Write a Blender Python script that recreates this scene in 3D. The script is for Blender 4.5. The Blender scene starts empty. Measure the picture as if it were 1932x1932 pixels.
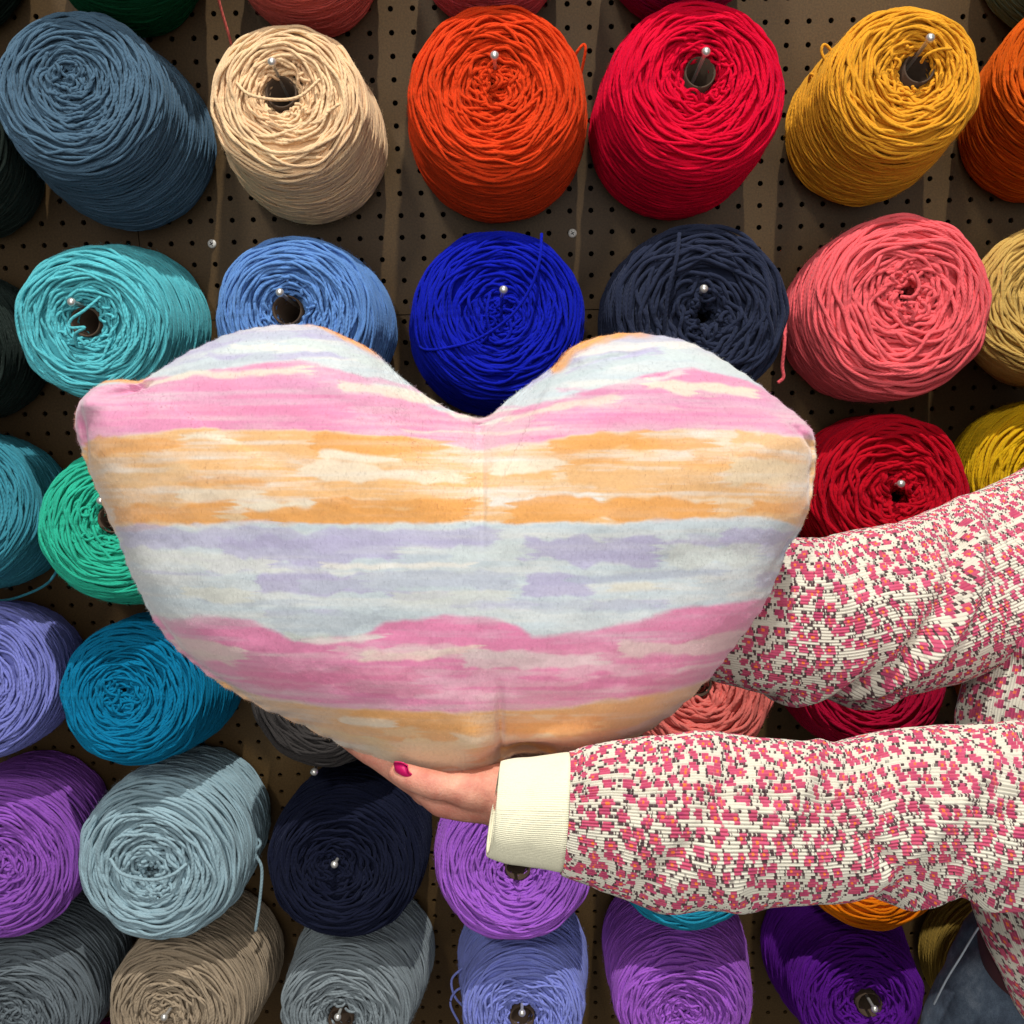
import bpy, math
import numpy as np
from mathutils import Matrix, Vector
PI = math.pi
rng = np.random.default_rng(7)
S = bpy.context.scene
COL = S.collection

# ------------------------------------------------------------------ camera
PITCH, ROLL, DIST, ZC, W = 14.0, -1.6, 1.322, 1.40, 1932.0
cam_d = bpy.data.cameras.new('camera'); cam = bpy.data.objects.new('camera', cam_d); COL.objects.link(cam)
cam_d.sensor_width = 36; cam_d.lens = 36.0; cam_d.clip_start = 0.02; cam_d.clip_end = 60
RM = Matrix.Rotation(math.radians(90-PITCH), 3, 'X') @ Matrix.Rotation(math.radians(ROLL), 3, 'Z')
CP = Vector((0, -DIST*math.cos(math.radians(PITCH)), ZC + DIST*math.sin(math.radians(PITCH))))
cam.matrix_world = Matrix.Translation(CP) @ RM.to_4x4()
S.camera = cam
R3 = np.array(RM); C3 = np.array(CP)

# ------------------------------------------------------------------ light
S.view_settings.view_transform = 'Standard'; S.view_settings.look = 'None'
S.view_settings.gamma = 1; S.view_settings.use_curve_mapping = False
S.view_settings.exposure = -0.06
wd = bpy.data.worlds.new('World'); S.world = wd; wd.use_nodes = True
wd.node_tree.nodes['Background'].inputs[0].default_value = (1.0, 0.96, 0.92, 1)
wd.node_tree.nodes['Background'].inputs[1].default_value = 0.07

def lamp(name, loc, target, size, power, col, spread=180):
    l = bpy.data.lights.new(name, 'AREA'); l.shape = 'DISK'; l.size = size; l.energy = power; l.color = col
    l.spread = math.radians(spread)
    o = bpy.data.objects.new(name, l); COL.objects.link(o); o.location = loc
    o.rotation_euler = (Vector(target)-Vector(loc)).to_track_quat('-Z', 'Y').to_euler()
    return o
lamp('ceiling_spot', (0.32, -1.45, ZC+3.6), (0, -0.3, ZC), 0.06, 140, (1.0, 0.965, 0.91))
lamp('ceiling_spot', (-0.9, -3.4, ZC+2.6), (-0.0, -0.3, ZC), 0.35, 42, (1.0, 0.975, 0.93))
lamp('front_fill', (0.2, -3.2, ZC+0.9), (0, -0.3, ZC), 2.8, 42, (1.0, 0.98, 0.97))  # broad soft fill added behind the camera, no fitting of the room

# ------------------------------------------------------------------ helpers
def at(px, py, Z):
    """point seen at pixel (px,py) of a 1932 px wide frame, Z metres along the optical axis"""
    c = np.array([(px-966)/W*Z, -(py-966)/W*Z, -Z])
    return C3 + R3 @ c
def on_plane(px, py, y):
    d = R3 @ np.array([(px-966)/W, -(py-966)/W, -1.0])
    return C3 + d*((y-C3[1])/d[1])
def depth_of(p):
    return -(R3.T @ (np.asarray(p)-C3))[2]
def lin(c):
    c = np.asarray(c, float)/255.0
    return np.where(c <= 0.04045, c/12.92, ((c+0.055)/1.055)**2.4)
def unit(v):
    v = np.asarray(v, float); return v/(np.linalg.norm(v, axis=-1, keepdims=True)+1e-12)

def vnoise(x, y, seed=0):
    """smooth value noise on arrays, -1..1"""
    r = np.random.default_rng(seed).random((256, 256))*2-1
    x = np.asarray(x, float); y = np.asarray(y, float)
    xi = np.floor(x).astype(int); yi = np.floor(y).astype(int); fx = x-xi; fy = y-yi
    fx = fx*fx*(3-2*fx); fy = fy*fy*(3-2*fy)
    g = lambda a, b: r[a % 256, b % 256]
    return (g(xi, yi)*(1-fx)+g(xi+1, yi)*fx)*(1-fy) + (g(xi, yi+1)*(1-fx)+g(xi+1, yi+1)*fx)*fy
def fbm(x, y, seed=0, octv=4):
    s = 0; a = 1; t = 0
    for k in range(octv):
        s = s + a*vnoise(x*2**k+k*17.3, y*2**k+k*9.1, seed+k); t += a; a *= .55
    return s/t

def mesh_obj(name, V, F, mat=None, parent=None, uv=None, smooth=True, col=None):
    """F: int array (n,4) or (n,3), or list of such arrays"""
    V = np.ascontiguousarray(V, np.float32).reshape(-1, 3)
    Fs = F if isinstance(F, list) else [F]
    me = bpy.data.meshes.new(name)
    li = np.concatenate([f.ravel() for f in Fs]).astype(np.int32)
    cnt = np.concatenate([np.full(len(f), f.shape[1], np.int32) for f in Fs])
    me.vertices.add(len(V)); me.vertices.foreach_set('co', V.ravel())
    me.loops.add(len(li)); me.loops.foreach_set('vertex_index', li)
    me.polygons.add(len(cnt)); st = np.zeros(len(cnt), np.int32); st[1:] = np.cumsum(cnt)[:-1]
    me.polygons.foreach_set('loop_start', st); me.polygons.foreach_set('loop_total', cnt)
    me.polygons.foreach_set('use_smooth', np.full(len(cnt), smooth))
    me.update(calc_edges=True)
    if uv is not None:
        ul = me.uv_layers.new(name='UVMap'); ul.data.foreach_set('uv', np.asarray(uv, np.float32)[li].ravel())
    if col is not None:
        ca = me.color_attributes.new('print', 'FLOAT_COLOR', 'POINT')
        ca.data.foreach_set('color', np.asarray(col, np.float32).ravel())
    o = bpy.data.objects.new(name, me); COL.objects.link(o)
    if mat: me.materials.append(mat)
    if parent: o.parent = parent; o.matrix_parent_inverse = Matrix.Identity(4)
    return o
def empty(name, loc, label, cat, group=None, M=None):
    o = bpy.data.objects.new(name, None); COL.objects.link(o)
    o.empty_display_size = .02
    o.matrix_world = M if M is not None else Matrix.Translation(Vector(loc))
    o['label'] = label; o['category'] = cat
    if group: o['group'] = group
    return o
def tag(o, label, cat, group=None, kind=None):
    if label: o['label'] = label
    if cat: o['category'] = cat
    if group: o['group'] = group
    if kind: o['kind'] = kind
    return o

def grid_faces(n, m, wrap_m=True, wrap_n=False, off=0):
    a = np.arange(n if wrap_n else n-1)[:, None]; b = np.arange(m if wrap_m else m-1)[None, :]
    a2 = (a+1) % n; b2 = (b+1) % m
    f = np.stack([a*m+b, a*m+b2, a2*m+b2, a2*m+b], -1).reshape(-1, 4)
    return f+off
def loops_mesh(P, N, rad, sides=5):
    """P,N: (k,m,3) closed loops and their surface normals; rad (k,) or (k,m)"""
    k, m, _ = P.shape
    T = unit(np.roll(P, -1, 1)-np.roll(P, 1, 1)); B = unit(np.cross(T, N)); N2 = np.cross(B, T)
    rad = np.broadcast_to(np.asarray(rad).reshape(k, -1), (k, m))
    ph = np.arange(sides)/sides*2*PI
    V = P[:, :, None, :] + rad[:, :, None, None]*(N2[:, :, None, :]*np.cos(ph)[None, None, :, None]+B[:, :, None, :]*np.sin(ph)[None, None, :, None])
    f0 = grid_faces(m, sides, True, True)
    F = (f0[None] + (np.arange(k)*m*sides)[:, None, None]).reshape(-1, 4)
    seg = np.linalg.norm(np.roll(P, -1, 1)-P, axis=-1); L = np.cumsum(seg, 1)
    u = np.broadcast_to(L[:, :, None], (k, m, sides)); v = np.broadcast_to(ph/(2*PI), (k, m, sides))
    return V.reshape(-1, 3), F, np.stack([u, v], -1).reshape(-1, 2)
def catmull(P, n):
    P = np.asarray(P, float); k = len(P); Q = np.vstack([2*P[0]-P[1], P, 2*P[-1]-P[-2]])
    t = np.linspace(0, k-1, n); i = np.minimum(t.astype(int), k-2); f = (t-i)[:, None]
    a, b, c, d = Q[i], Q[i+1], Q[i+2], Q[i+3]
    return .5*((2*b)+(-a+c)*f+(2*a-5*b+4*c-d)*f**2+(-a+3*b-3*c+d)*f**3)
def tube(P, r, sides=6, n=None, caps=True):
    P = catmull(P, n or len(P)*6); m = len(P)
    T = unit(np.gradient(P, axis=0)); up = np.array([.13, -.9, .4]); B = unit(np.cross(T, up)); N = np.cross(B, T)
    r = np.broadcast_to(np.asarray(r, float), (m,)) if np.ndim(r) == 0 else np.interp(np.linspace(0, 1, m), np.linspace(0, 1, len(r)), r)
    ph = np.arange(sides)/sides*2*PI
    V = P[:, None]+r[:, None, None]*(N[:, None]*np.cos(ph)[None, :, None]+B[:, None]*np.sin(ph)[None, :, None])
    F = [grid_faces(m, sides)]
    L = np.concatenate([[0], np.cumsum(np.linalg.norm(np.diff(P, axis=0), axis=1))])
    uv = np.stack([np.broadcast_to(L[:, None], (m, sides)), np.broadcast_to(ph/(2*PI), (m, sides))], -1).reshape(-1, 2)
    V = V.reshape(-1, 3)
    if caps:
        V = np.vstack([V, P[:1]-T[:1]*r[0]*.6, P[-1:]+T[-1:]*r[-1]*.6]); uv = np.vstack([uv, [[0, 0]], [[L[-1], 0]]])
        b = np.arange(sides); b2 = (b+1) % sides; e = m*sides
        F.append(np.concatenate([np.stack([b2, b, np.full(sides, e)], 1), np.stack([b+(m-1)*sides, b2+(m-1)*sides, np.full(sides, e+1)], 1)]))
    return V, F, uv
class Acc:
    def __init__(s): s.V = []; s.F = []; s.U = []; s.n = 0
    def add(s, V, F, uv=None):
        for f in (F if isinstance(F, list) else [F]): s.F.append(f+s.n)
        s.V.append(V); s.U.append(uv if uv is not None else np.zeros((len(V), 2))); s.n += len(V)
    def obj(s, name, mat, parent=None, smooth=True):
        return mesh_obj(name, np.vstack(s.V), s.F, mat, parent, np.vstack(s.U), smooth)

# ------------------------------------------------------------------ materials
def new_mat(name):
    m = bpy.data.materials.new(name); m.use_nodes = True; nt = m.node_tree
    return m, nt, nt.nodes['Principled BSDF']
def nd(nt, t, **kw):
    n = nt.nodes.new(t)
    for k, v in kw.items():
        if k.startswith('i_'): n.inputs[k[2:].replace('_', ' ')].default_value = v
        else: setattr(n, k, v)
    return n
def ramp(nt, stops, interp='LINEAR'):
    r = nt.nodes.new('ShaderNodeValToRGB'); r.color_ramp.interpolation = interp
    e = r.color_ramp.elements
    while len(e) < len(stops): e.new(.5)
    for x, (p, c) in zip(e, stops): x.position = p; x.color = (*c, 1) if len(c) == 3 else c
    return r
def yarn_mat(name, srgb, sheen=.35, boost=1.0):
    c = np.clip(lin(srgb)*boost, 0, .95)
    m, nt, b = new_mat(name); L = nt.links
    tc = nd(nt, 'ShaderNodeTexCoord')
    n1 = nd(nt, 'ShaderNodeTexNoise', i_Scale=35.0, i_Detail=3.0); L.new(tc.outputs['Object'], n1.inputs['Vector'])
    n2 = nd(nt, 'ShaderNodeTexNoise', i_Scale=900.0, i_Detail=2.0); L.new(tc.outputs['Object'], n2.inputs['Vector'])
    ad = nd(nt, 'ShaderNodeMath', operation='ADD'); L.new(n1.outputs['Fac'], ad.inputs[0]); L.new(n2.outputs['Fac'], ad.inputs[1])
    r = ramp(nt, [(.32, tuple(c*.80)), (.68, tuple(np.clip(c*1.14+.004, 0, .95)))])
    h = nd(nt, 'ShaderNodeMath', operation='MULTIPLY'); h.inputs[1].default_value = .5
    L.new(ad.outputs[0], h.inputs[0]); L.new(h.outputs[0], r.inputs[0]); L.new(r.outputs[0], b.inputs['Base Color'])
    # twisted plies: stripes running diagonally round each strand
    sp = nd(nt, 'ShaderNodeSeparateXYZ'); L.new(tc.outputs['UV'], sp.inputs[0])
    a = nd(nt, 'ShaderNodeMath', operation='MULTIPLY'); a.inputs[1].default_value = 2*PI/.0052; L.new(sp.outputs[0], a.inputs[0])
    v = nd(nt, 'ShaderNodeMath', operation='MULTIPLY'); v.inputs[1].default_value = 2*PI*2; L.new(sp.outputs[1], v.inputs[0])
    s = nd(nt, 'ShaderNodeMath', operation='ADD'); L.new(a.outputs[0], s.inputs[0]); L.new(v.outputs[0], s.inputs[1])
    sn = nd(nt, 'ShaderNodeMath', operation='SINE'); L.new(s.outputs[0], sn.inputs[0])
    mx = nd(nt, 'ShaderNodeMath', operation='MULTIPLY_ADD'); mx.inputs[1].default_value = .35; L.new(sn.outputs[0], mx.inputs[0]); L.new(n2.outputs['Fac'], mx.inputs[2])
    bp = nd(nt, 'ShaderNodeBump', i_Strength=.55, i_Distance=.0008); L.new(mx.outputs[0], bp.inputs['Height']); L.new(bp.outputs[0], b.inputs['Normal'])
    b.inputs['Roughness'].default_value = 1; b.inputs['Specular IOR Level'].default_value = .04
    b.inputs['Sheen Weight'].default_value = sheen; b.inputs['Sheen Roughness'].default_value = .5
    b.inputs['Sheen Tint'].default_value = (*np.clip(c**.5, 0, 1), 1)
    return m
def plain(name, srgb, rough=.6, metal=0, spec=.5, bump=0, bscale=200, var=.1):
    c = lin(srgb); m, nt, b = new_mat(name); L = nt.links
    tc = nd(nt, 'ShaderNodeTexCoord'); n = nd(nt, 'ShaderNodeTexNoise', i_Scale=bscale, i_Detail=4.0); L.new(tc.outputs['Object'], n.inputs['Vector'])
    r = ramp(nt, [(.3, tuple(c*(1-var))), (.7, tuple(np.clip(c*(1+var), 0, 1)))]); L.new(n.outputs['Fac'], r.inputs[0]); L.new(r.outputs[0], b.inputs['Base Color'])
    b.inputs['Roughness'].default_value = rough; b.inputs['Metallic'].default_value = metal; b.inputs['Specular IOR Level'].default_value = spec
    if bump:
        bp = nd(nt, 'ShaderNodeBump', i_Strength=bump, i_Distance=.001); L.new(n.outputs['Fac'], bp.inputs['Height']); L.new(bp.outputs[0], b.inputs['Normal'])
    return m
M_TUBE = plain('grey_cardboard', (74, 58, 44), .9, bump=.2)
M_STEEL = plain('zinc_steel', (236, 234, 228), .30, .7, bscale=400, var=.05)
M_SCREW = plain('screw_steel', (232, 230, 222), .45, .0)

# ------------------------------------------------------------------ pegboard
def board_mat():
    m, nt, b = new_mat('hardboard'); L = nt.links
    tc = nd(nt, 'ShaderNodeTexCoord')
    n1 = nd(nt, 'ShaderNodeTexNoise', i_Scale=4.0, i_Detail=5.0); L.new(tc.outputs['Object'], n1.inputs['Vector'])
    n2 = nd(nt, 'ShaderNodeTexNoise', i_Scale=420.0, i_Detail=4.0, i_Roughness=.7); L.new(tc.outputs['Object'], n2.inputs['Vector'])
    r1 = ramp(nt, [(.3, (.072, .041, .014)), (.7, (.120, .073, .027))]); L.new(n1.outputs['Fac'], r1.inputs[0])
    r2 = ramp(nt, [(.3, (.62, .6, .56)), (.7, (1.2, 1.15, 1.05))]); L.new(n2.outputs['Fac'], r2.inputs[0])
    mx = nd(nt, 'ShaderNodeMix', data_type='RGBA', blend_type='MULTIPLY'); mx.inputs[0].default_value = 1
    L.new(r1.outputs[0], mx.inputs[6]); L.new(r2.outputs[0], mx.inputs[7]); L.new(mx.outputs[2], b.inputs['Base Color'])
    b.inputs['Roughness'].default_value = .55; b.inputs['Specular IOR Level'].default_value = .35
    bp = nd(nt, 'ShaderNodeBump', i_Strength=.25, i_Distance=.0006); L.new(n2.outputs['Fac'], bp.inputs['Height']); L.new(bp.outputs[0], b.inputs['Normal'])
    return m
M_BOARD = board_mat()
PX, HR, TH = .0254, .0032, .005
def hole_panel(x0, x1, z0, z1, hx, hz, label):
    """board from x0..x1, z0..z1 with holes on the pitch through (hx,hz); front face on y=0"""
    i0 = math.ceil((x0+.004-hx)/PX); i1 = math.floor((x1-.004-hx)/PX); j0 = math.ceil((z0+.004-hz)/PX); j1 = math.floor((z1-.004-hz)/PX)
    xs = hx+np.arange(i0, i1+1)*PX; zs = hz+np.arange(j0, j1+1)*PX
    lo = np.maximum(xs-PX/2, x0); hi = np.minimum(xs+PX/2, x1); lo[0] = x0; hi[-1] = x1
    zl = np.maximum(zs-PX/2, z0); zh = np.minimum(zs+PX/2, z1); zl[0] = z0; zh[-1] = z1
    n = 12; an = (np.arange(n)+.5)/n*2*PI
    X, Z = np.meshgrid(xs, zs, indexing='ij'); X = X.ravel(); Z = Z.ravel()
    LO, ZL = [a.ravel() for a in np.meshgrid(lo, zl, indexing='ij')]; HI, ZH = [a.ravel() for a in np.meshgrid(hi, zh, indexing='ij')]
    c, s = np.cos(an), np.sin(an); mm = np.maximum(abs(c), abs(s)); sc = c/mm; ss = s/mm
    # outer square ring vertices
    ox = np.where(sc[None] > 0, X[:, None]+sc[None]*(HI-X)[:, None], X[:, None]+sc[None]*(X-LO)[:, None])
    oz = np.where(ss[None] > 0, Z[:, None]+ss[None]*(ZH-Z)[:, None], Z[:, None]+ss[None]*(Z-ZL)[:, None])
    ix = X[:, None]+HR*c[None]; iz = Z[:, None]+HR*s[None]
    k = len(X); y0 = np.zeros((k, n))
    cx = np.stack([HI, LO, LO, HI], 1); cz = np.stack([ZH, ZH, ZL, ZL], 1)
    V = np.concatenate([np.stack([ox, y0, oz], -1), np.stack([ix, y0, iz], -1), np.stack([ix, y0+TH, iz], -1),
                        np.stack([cx, np.zeros((k, 4)), cz], -1)], 1)   # per cell 3n+4
    b = np.arange(n); b2 = (b+1) % n
    f = np.concatenate([np.stack([b, b2, n+b2, n+b], 1), np.stack([n+b, n+b2, 2*n+b2, 2*n+b], 1)])
    # 12 directions leave the four corners to be filled
    t = []
    for q, ang in enumerate((PI/4, 3*PI/4, 5*PI/4, 7*PI/4)):
        a = int(math.floor(ang/(2*PI)*n-.5)); t.append((a % n, 3*n+q, (a+1) % n))
    st = 3*n+4; F4 = (f[None]+(np.arange(k)*st)[:, None, None]).reshape(-1, 4)
    F3 = (np.array(t)[None]+(np.arange(k)*st)[:, None, None]).reshape(-1, 3)
    V = V.reshape(-1, 3); nb = len(V)
    # board edges and rear face
    e = np.array([[x0, 0, z0], [x1, 0, z0], [x1, 0, z1], [x0, 0, z1], [x0, TH, z0], [x1, TH, z0], [x1, TH, z1], [x0, TH, z1]])
    Fe = np.array([[0, 1, 5, 4], [1, 2, 6, 5], [2, 3, 7, 6], [3, 0, 4, 7]])+nb
    o = mesh_obj('pegboard_panel', np.vstack([V, e]), [F4, F3, Fe], M_BOARD, smooth=False)
    return tag(o, label, 'pegboard', 'brown pegboard panels')
seam_h = on_plane(768, 594, 0)[2]; seam_v = on_plane(262, 450, 0)[0]
h1 = on_plane(*(np.array([900+405/1.932, 1266/1.932])*.68365), 0)
hole_panel(seam_v+.0006, 1.15, seam_h+.0006, ZC+1.1, h1[0], h1[2], 'upper brown pegboard panel behind the orange and crimson cones, above the horizontal seam')
h0 = on_plane(460/1.932*.68365, 1303/1.932*.68365, 0)
hole_panel(-1.15, seam_v-.0006, seam_h+.0006, ZC+1.1, h0[0], h0[2], 'upper brown pegboard panel at the left edge behind the slate blue cone')
h2 = on_plane(1215.7*.68365, 2819.5*.68365, 0)
hole_panel(-1.15, 1.15, ZC-1.1, seam_h-.0006, h2[0], h2[2], 'lower brown pegboard panel behind the heart pillow and the purple cones')
bk = mesh_obj('wall', np.array([[-1.3, .05, ZC-1.3], [1.3, .05, ZC-1.3], [1.3, .05, ZC+1.3], [-1.3, .05, ZC+1.3]]), np.array([[0, 1, 2, 3]]), plain('dark_wall', (30, 26, 22), .9), smooth=False)
tag(bk, None, None, kind='structure')

def screw(px, py, label):
    p = on_plane(px, py, 0); a = Acc(); r = .0052; n = 20; an = np.arange(n)/n*2*PI
    rings = [(r, 0), (r, -.0008), (r*.8, -.0022), (r*.35, -.0026)]
    V = np.array([[rr*math.cos(t), y, rr*math.sin(t)] for rr, y in rings for t in an]); V = np.vstack([V, [[0, -.0026, 0]]])
    F = [grid_faces(4, n), np.array([[3*n+k, 3*n+(k+1) % n, 4*n] for k in range(n)])]
    e = empty('screw', p, label, 'screw', 'screws in the pegboard')
    mesh_obj('screw_head', V, F, M_SCREW, e)
    for q in (0.5, 0.5+PI/2):   # cross recess
        c, s = math.cos(q), math.sin(q); w, l = .0005, .0026
        Vq = np.array([[c*a_*l-s*b_*w, y, s*a_*l+c*b_*w] for y in (-.0028, -.0020) for a_, b_ in ((-1, -1), (1, -1), (1, 1), (-1, 1))])
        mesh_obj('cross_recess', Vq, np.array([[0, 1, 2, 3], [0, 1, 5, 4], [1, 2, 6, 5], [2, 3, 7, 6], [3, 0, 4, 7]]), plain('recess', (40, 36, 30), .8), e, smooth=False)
screw(400, 460, 'small silver cross-head screw in the pegboard above the light blue cone')
screw(1080, 440, 'dull grey cross-head screw in the pegboard between the royal blue and charcoal cones')

# ------------------------------------------------------------------ cones of yarn
YF = -.19       # front of the cones
def profile(R, Rb, L, hr, fun):
    pts = np.array([(hr+.005, L-.055), (hr+.005, L-.034), (hr+.007, L-fun*1.1), (hr+.012, L-fun*.62), (.38*R+.004, L-fun*.36), (.55*R, L-fun*.12),
                    (.72*R, L), (.86*R, L-.006), (.95*R, L-.018), (.995*R, L-.036), (1.01*R, L-.06), (.5*(R+Rb)*1.03, L*.45), (Rb*1.01, L*.16), (Rb*.97, .012), (Rb*.86, .004)])
    P = catmull(pts, 160); d = np.concatenate([[0], np.cumsum(np.linalg.norm(np.diff(P, axis=0), axis=1))])
    return P, d
def cone_frame(F, B):
    ax = unit(F-B); up = np.array([0, 0, 1.]); u = unit(up-ax*np.dot(up, ax)); w = np.cross(ax, u)
    M = Matrix(((w[0], u[0], ax[0], B[0]), (w[1], u[1], ax[1], B[1]), (w[2], u[2], ax[2], B[2]), (0, 0, 0, 1)))
    return M, np.linalg.norm(F-B)
def fuzz(a, r, p0, nn, tt, ln, w=.00007):
    n = len(p0); l = r.uniform(.4, 1, (n, 1))*ln; dr = tt*r.choice([-1, 1], (n, 1))
    q = [p0-nn*.0006, p0+nn*l*.35+dr*l*.45+r.normal(0, .25, (n, 3))*l*.5, p0+nn*l*r.uniform(.2, .8, (n, 1))+dr*l*1.0+r.normal(0, .3, (n, 3))*l]
    b1 = unit(np.cross(nn, dr)); V = []
    for k, p in enumerate(q):
        ww = w*(1, 1, .4)[k]
        V += [p+b1*ww, p-b1*ww*.5+nn*ww*.9, p-b1*ww*.5-nn*ww*.9]
    V = np.stack(V, 1).reshape(-1, 3)
    f = np.array([[k*3+j, k*3+(j+1) % 3, k*3+3+(j+1) % 3, k*3+3+j] for k in (0, 1) for j in range(3)])
    a.add(V, (f[None]+(np.arange(n)*9)[:, None, None]).reshape(-1, 4), np.zeros((len(V), 2)))
CONES = []
def cone(label, rgb, f, rf, b, rb, ball=None, kind='tube', yr=.00178, boost=1.0, seed=None, yf=YF, fun=None, loose=(), hr=.0145, name='yarn_cone', messy=1.0, hole=None):
    sd = seed or (abs(hash((f[0], f[1], rf))) % 9999+1); r = np.random.default_rng(sd)
    F = on_plane(f[0], f[1], yf); B = on_plane(b[0], b[1], -.008)
    R = rf/W*depth_of(F)*.985; Rb = rb/W*depth_of(B)
    M, L = cone_frame(F, B); Mi = np.array(M.inverted())
    e = empty(name, None, label, 'yarn cone', 'cones of yarn on the pegboard', M)
    mat = yarn_mat('yarn', rgb, boost=boost)
    fun = fun if fun is not None else (.014 if kind == 'tube' else .014)
    hr_ = hr if kind == 'tube' else (.009 if kind == 'open' else .005)
    P, d = profile(R, Rb, L, hr_, fun); Sx = d[-1]
    dP = np.gradient(P, axis=0); nrm = unit(np.stack([-dP[:, 1], dP[:, 0]], 1)); # outward in (r,a)
    if nrm[80, 0] < 0 and nrm[20, 1] < 0: nrm = -nrm
    # orient: on the side the normal must point outward (r>0)
    if np.mean(nrm[110:140, 0]) < 0: nrm = -nrm
    sface = d[np.argmax(P[:, 1])] if True else 0
    srim = d[np.argmax(P[:, 0] > R*.96)]
    hp = Mi @ np.array([*on_plane(*(hole or f), yf+.006), 1.0]); off = hp[:2] if hole else np.zeros(2)
    def ecc(s):
        t = np.clip(1-s/(srim+.004), 0, 1); return t*t*(3-2*t)*1.0
    a = Acc()
    # under-body
    m = 48; ph = np.arange(m)/m*2*PI; k = np.arange(0, 160, 4)
    rr = P[k, 0]-nrm[k, 0]*yr*2.4; aa = P[k, 1]-nrm[k, 1]*yr*2.4
    ek = ecc(d[k])[:, None]
    V = np.stack([rr[:, None]*np.cos(ph)+ek*off[0], rr[:, None]*np.sin(ph)+ek*off[1], np.broadcast_to(aa[:, None], (len(k), m))], -1).reshape(-1, 3)
    a.add(V, grid_faces(len(k), m), np.full((len(V), 2), .5))
    def lay(si, A, psi, hh, m, extra, rad):
        n = len(si); ph = (np.arange(m)/m*2*PI)[None]
        s = si[:, None]+A[:, None]*np.cos(ph-psi[:, None])
        for q, amp in extra:
            am = r.normal(0, amp, n)[:, None]; s = s+am*np.cos(q*ph-r.uniform(0, 6.28, n)[:, None])
        s = np.clip(s, .001, Sx-.001)
        x = np.interp(s, d, P[:, 0]); z = np.interp(s, d, P[:, 1]); nx = np.interp(s, d, nrm[:, 0]); nz = np.interp(s, d, nrm[:, 1])
        h = hh[:, None]+rad*.45*np.cos(3*ph+r.uniform(0, 6.28, n)[:, None])+rad*.4*np.cos(5*ph+r.uniform(0, 6.28, n)[:, None])+rad*.5*np.cos(8*ph+r.uniform(0, 6.28, n)[:, None])+rad*.32*np.cos(13*ph+r.uniform(0, 6.28, n)[:, None])
        x = x+nx*h; z = z+nz*h
        phr = ph+r.uniform(0, 6.28, n)[:, None]*0
        es = ecc(s); Pp = np.stack([x*np.cos(phr)+es*off[0], x*np.sin(phr)+es*off[1], z], -1); Nn = np.stack([nx*np.cos(phr), nx*np.sin(phr), nz], -1)
        a.add(*loops_mesh(Pp, Nn, np.full(n, rad), 5))
    # face windings, three layers, then flank windings
    fs0, fs1 = .012, srim
    for lyr in range(3):
        n = int((fs1-fs0)/(yr*2.5)); si = fs0+(np.arange(n)+r.uniform(-.35, .35, n))/n*(fs1-fs0)
        cen = np.clip(1-(si-fs0)/(fs1-fs0), 0, 1)
        lay(si, r.uniform(.0015, .006, n)*(1+1.3*cen)*messy, r.uniform(0, 6.28, n), yr*(-1.0+1.15*lyr+.5*r.random(n)), 96,
            [(2, .0018*messy), (3, .0016*messy), (4, .0014*messy), (6, .0010*messy), (9, .0006*messy)], yr)
    ysr = yr*.66
    for lyr in range(2):
        n = int((Sx-fs1)/(ysr*2.1)); si = fs1-.006+(np.arange(n)+r.uniform(-.4, .4, n))/n*(Sx-fs1+.004)
        lay(si, (r.uniform(.002, .009, n)*np.where(r.random(n) < .5, 1, -1)), r.normal(.4+lyr*2.6, .5, n), ysr*(-.6+1.0*lyr+.5*r.random(n)), 72, [(2, .0010), (3, .0007), (5, .0004)], ysr)
    n = 10; si = fs1+r.uniform(.0, Sx-fs1-.02, n)
    lay(si, r.uniform(.010, .022, n), r.uniform(0, 6.28, n), np.full(n, ysr*1.6), 80, [(2, .002)], ysr*.9)
    # curls and short chords in the funnel
    nc = {'tangle': 26, 'tube': 6, 'open': 20}[kind]; d0, d1 = {'tangle': (.004, .020), 'tube': (hr+.011, hr+.018), 'open': (.016, .026)}[kind]
    for q in range(nc):
        r0 = r.uniform(.006, .017) if kind != 'tube' else r.uniform(.005, .008)
        if kind == 'open': r0 *= .7
        t0 = r.uniform(0, 6.28); dist = r.uniform(d0, d1)
        zc = np.interp(dist, [0, .02, .04], [L-fun*1.0, L-fun*.65, L-fun*.2])+r.uniform(0, .004)
        t = np.linspace(0, r.uniform(2.6, 5.5), 9)+r.uniform(0, 6.28); ti = r.uniform(-.5, .5)
        c = np.array([dist*math.cos(t0)+off[0], dist*math.sin(t0)+off[1], zc])
        Pt = c+np.stack([r0*np.cos(t), r0*r.uniform(.5, 1)*np.sin(t), ti*r0*np.cos(t)+r.normal(0, .0012, 9)], 1)
        a.add(*tube(Pt, yr*.95, 6, 30))
    # loose fibres standing off the strands
    nf = 1500; sf = r.uniform(.014, Sx-.02, nf); pf = r.uniform(0, 2*PI, nf)
    nx = np.interp(sf, d, nrm[:, 0]); nz = np.interp(sf, d, nrm[:, 1]); xr = np.interp(sf, d, P[:, 0])+nx*yr*2; zr = np.interp(sf, d, P[:, 1])+nz*yr*2; ef = ecc(sf)
    p0 = np.stack([xr*np.cos(pf)+ef*off[0], xr*np.sin(pf)+ef*off[1], zr], 1); nn = np.stack([nx*np.cos(pf), nx*np.sin(pf), nz], 1)
    tt = np.stack([-np.sin(pf), np.cos(pf), pf*0], 1)
    fuzz(a, r, p0, nn, tt, .0035)
    yo = a.obj('wound_yarn', mat, e)
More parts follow.
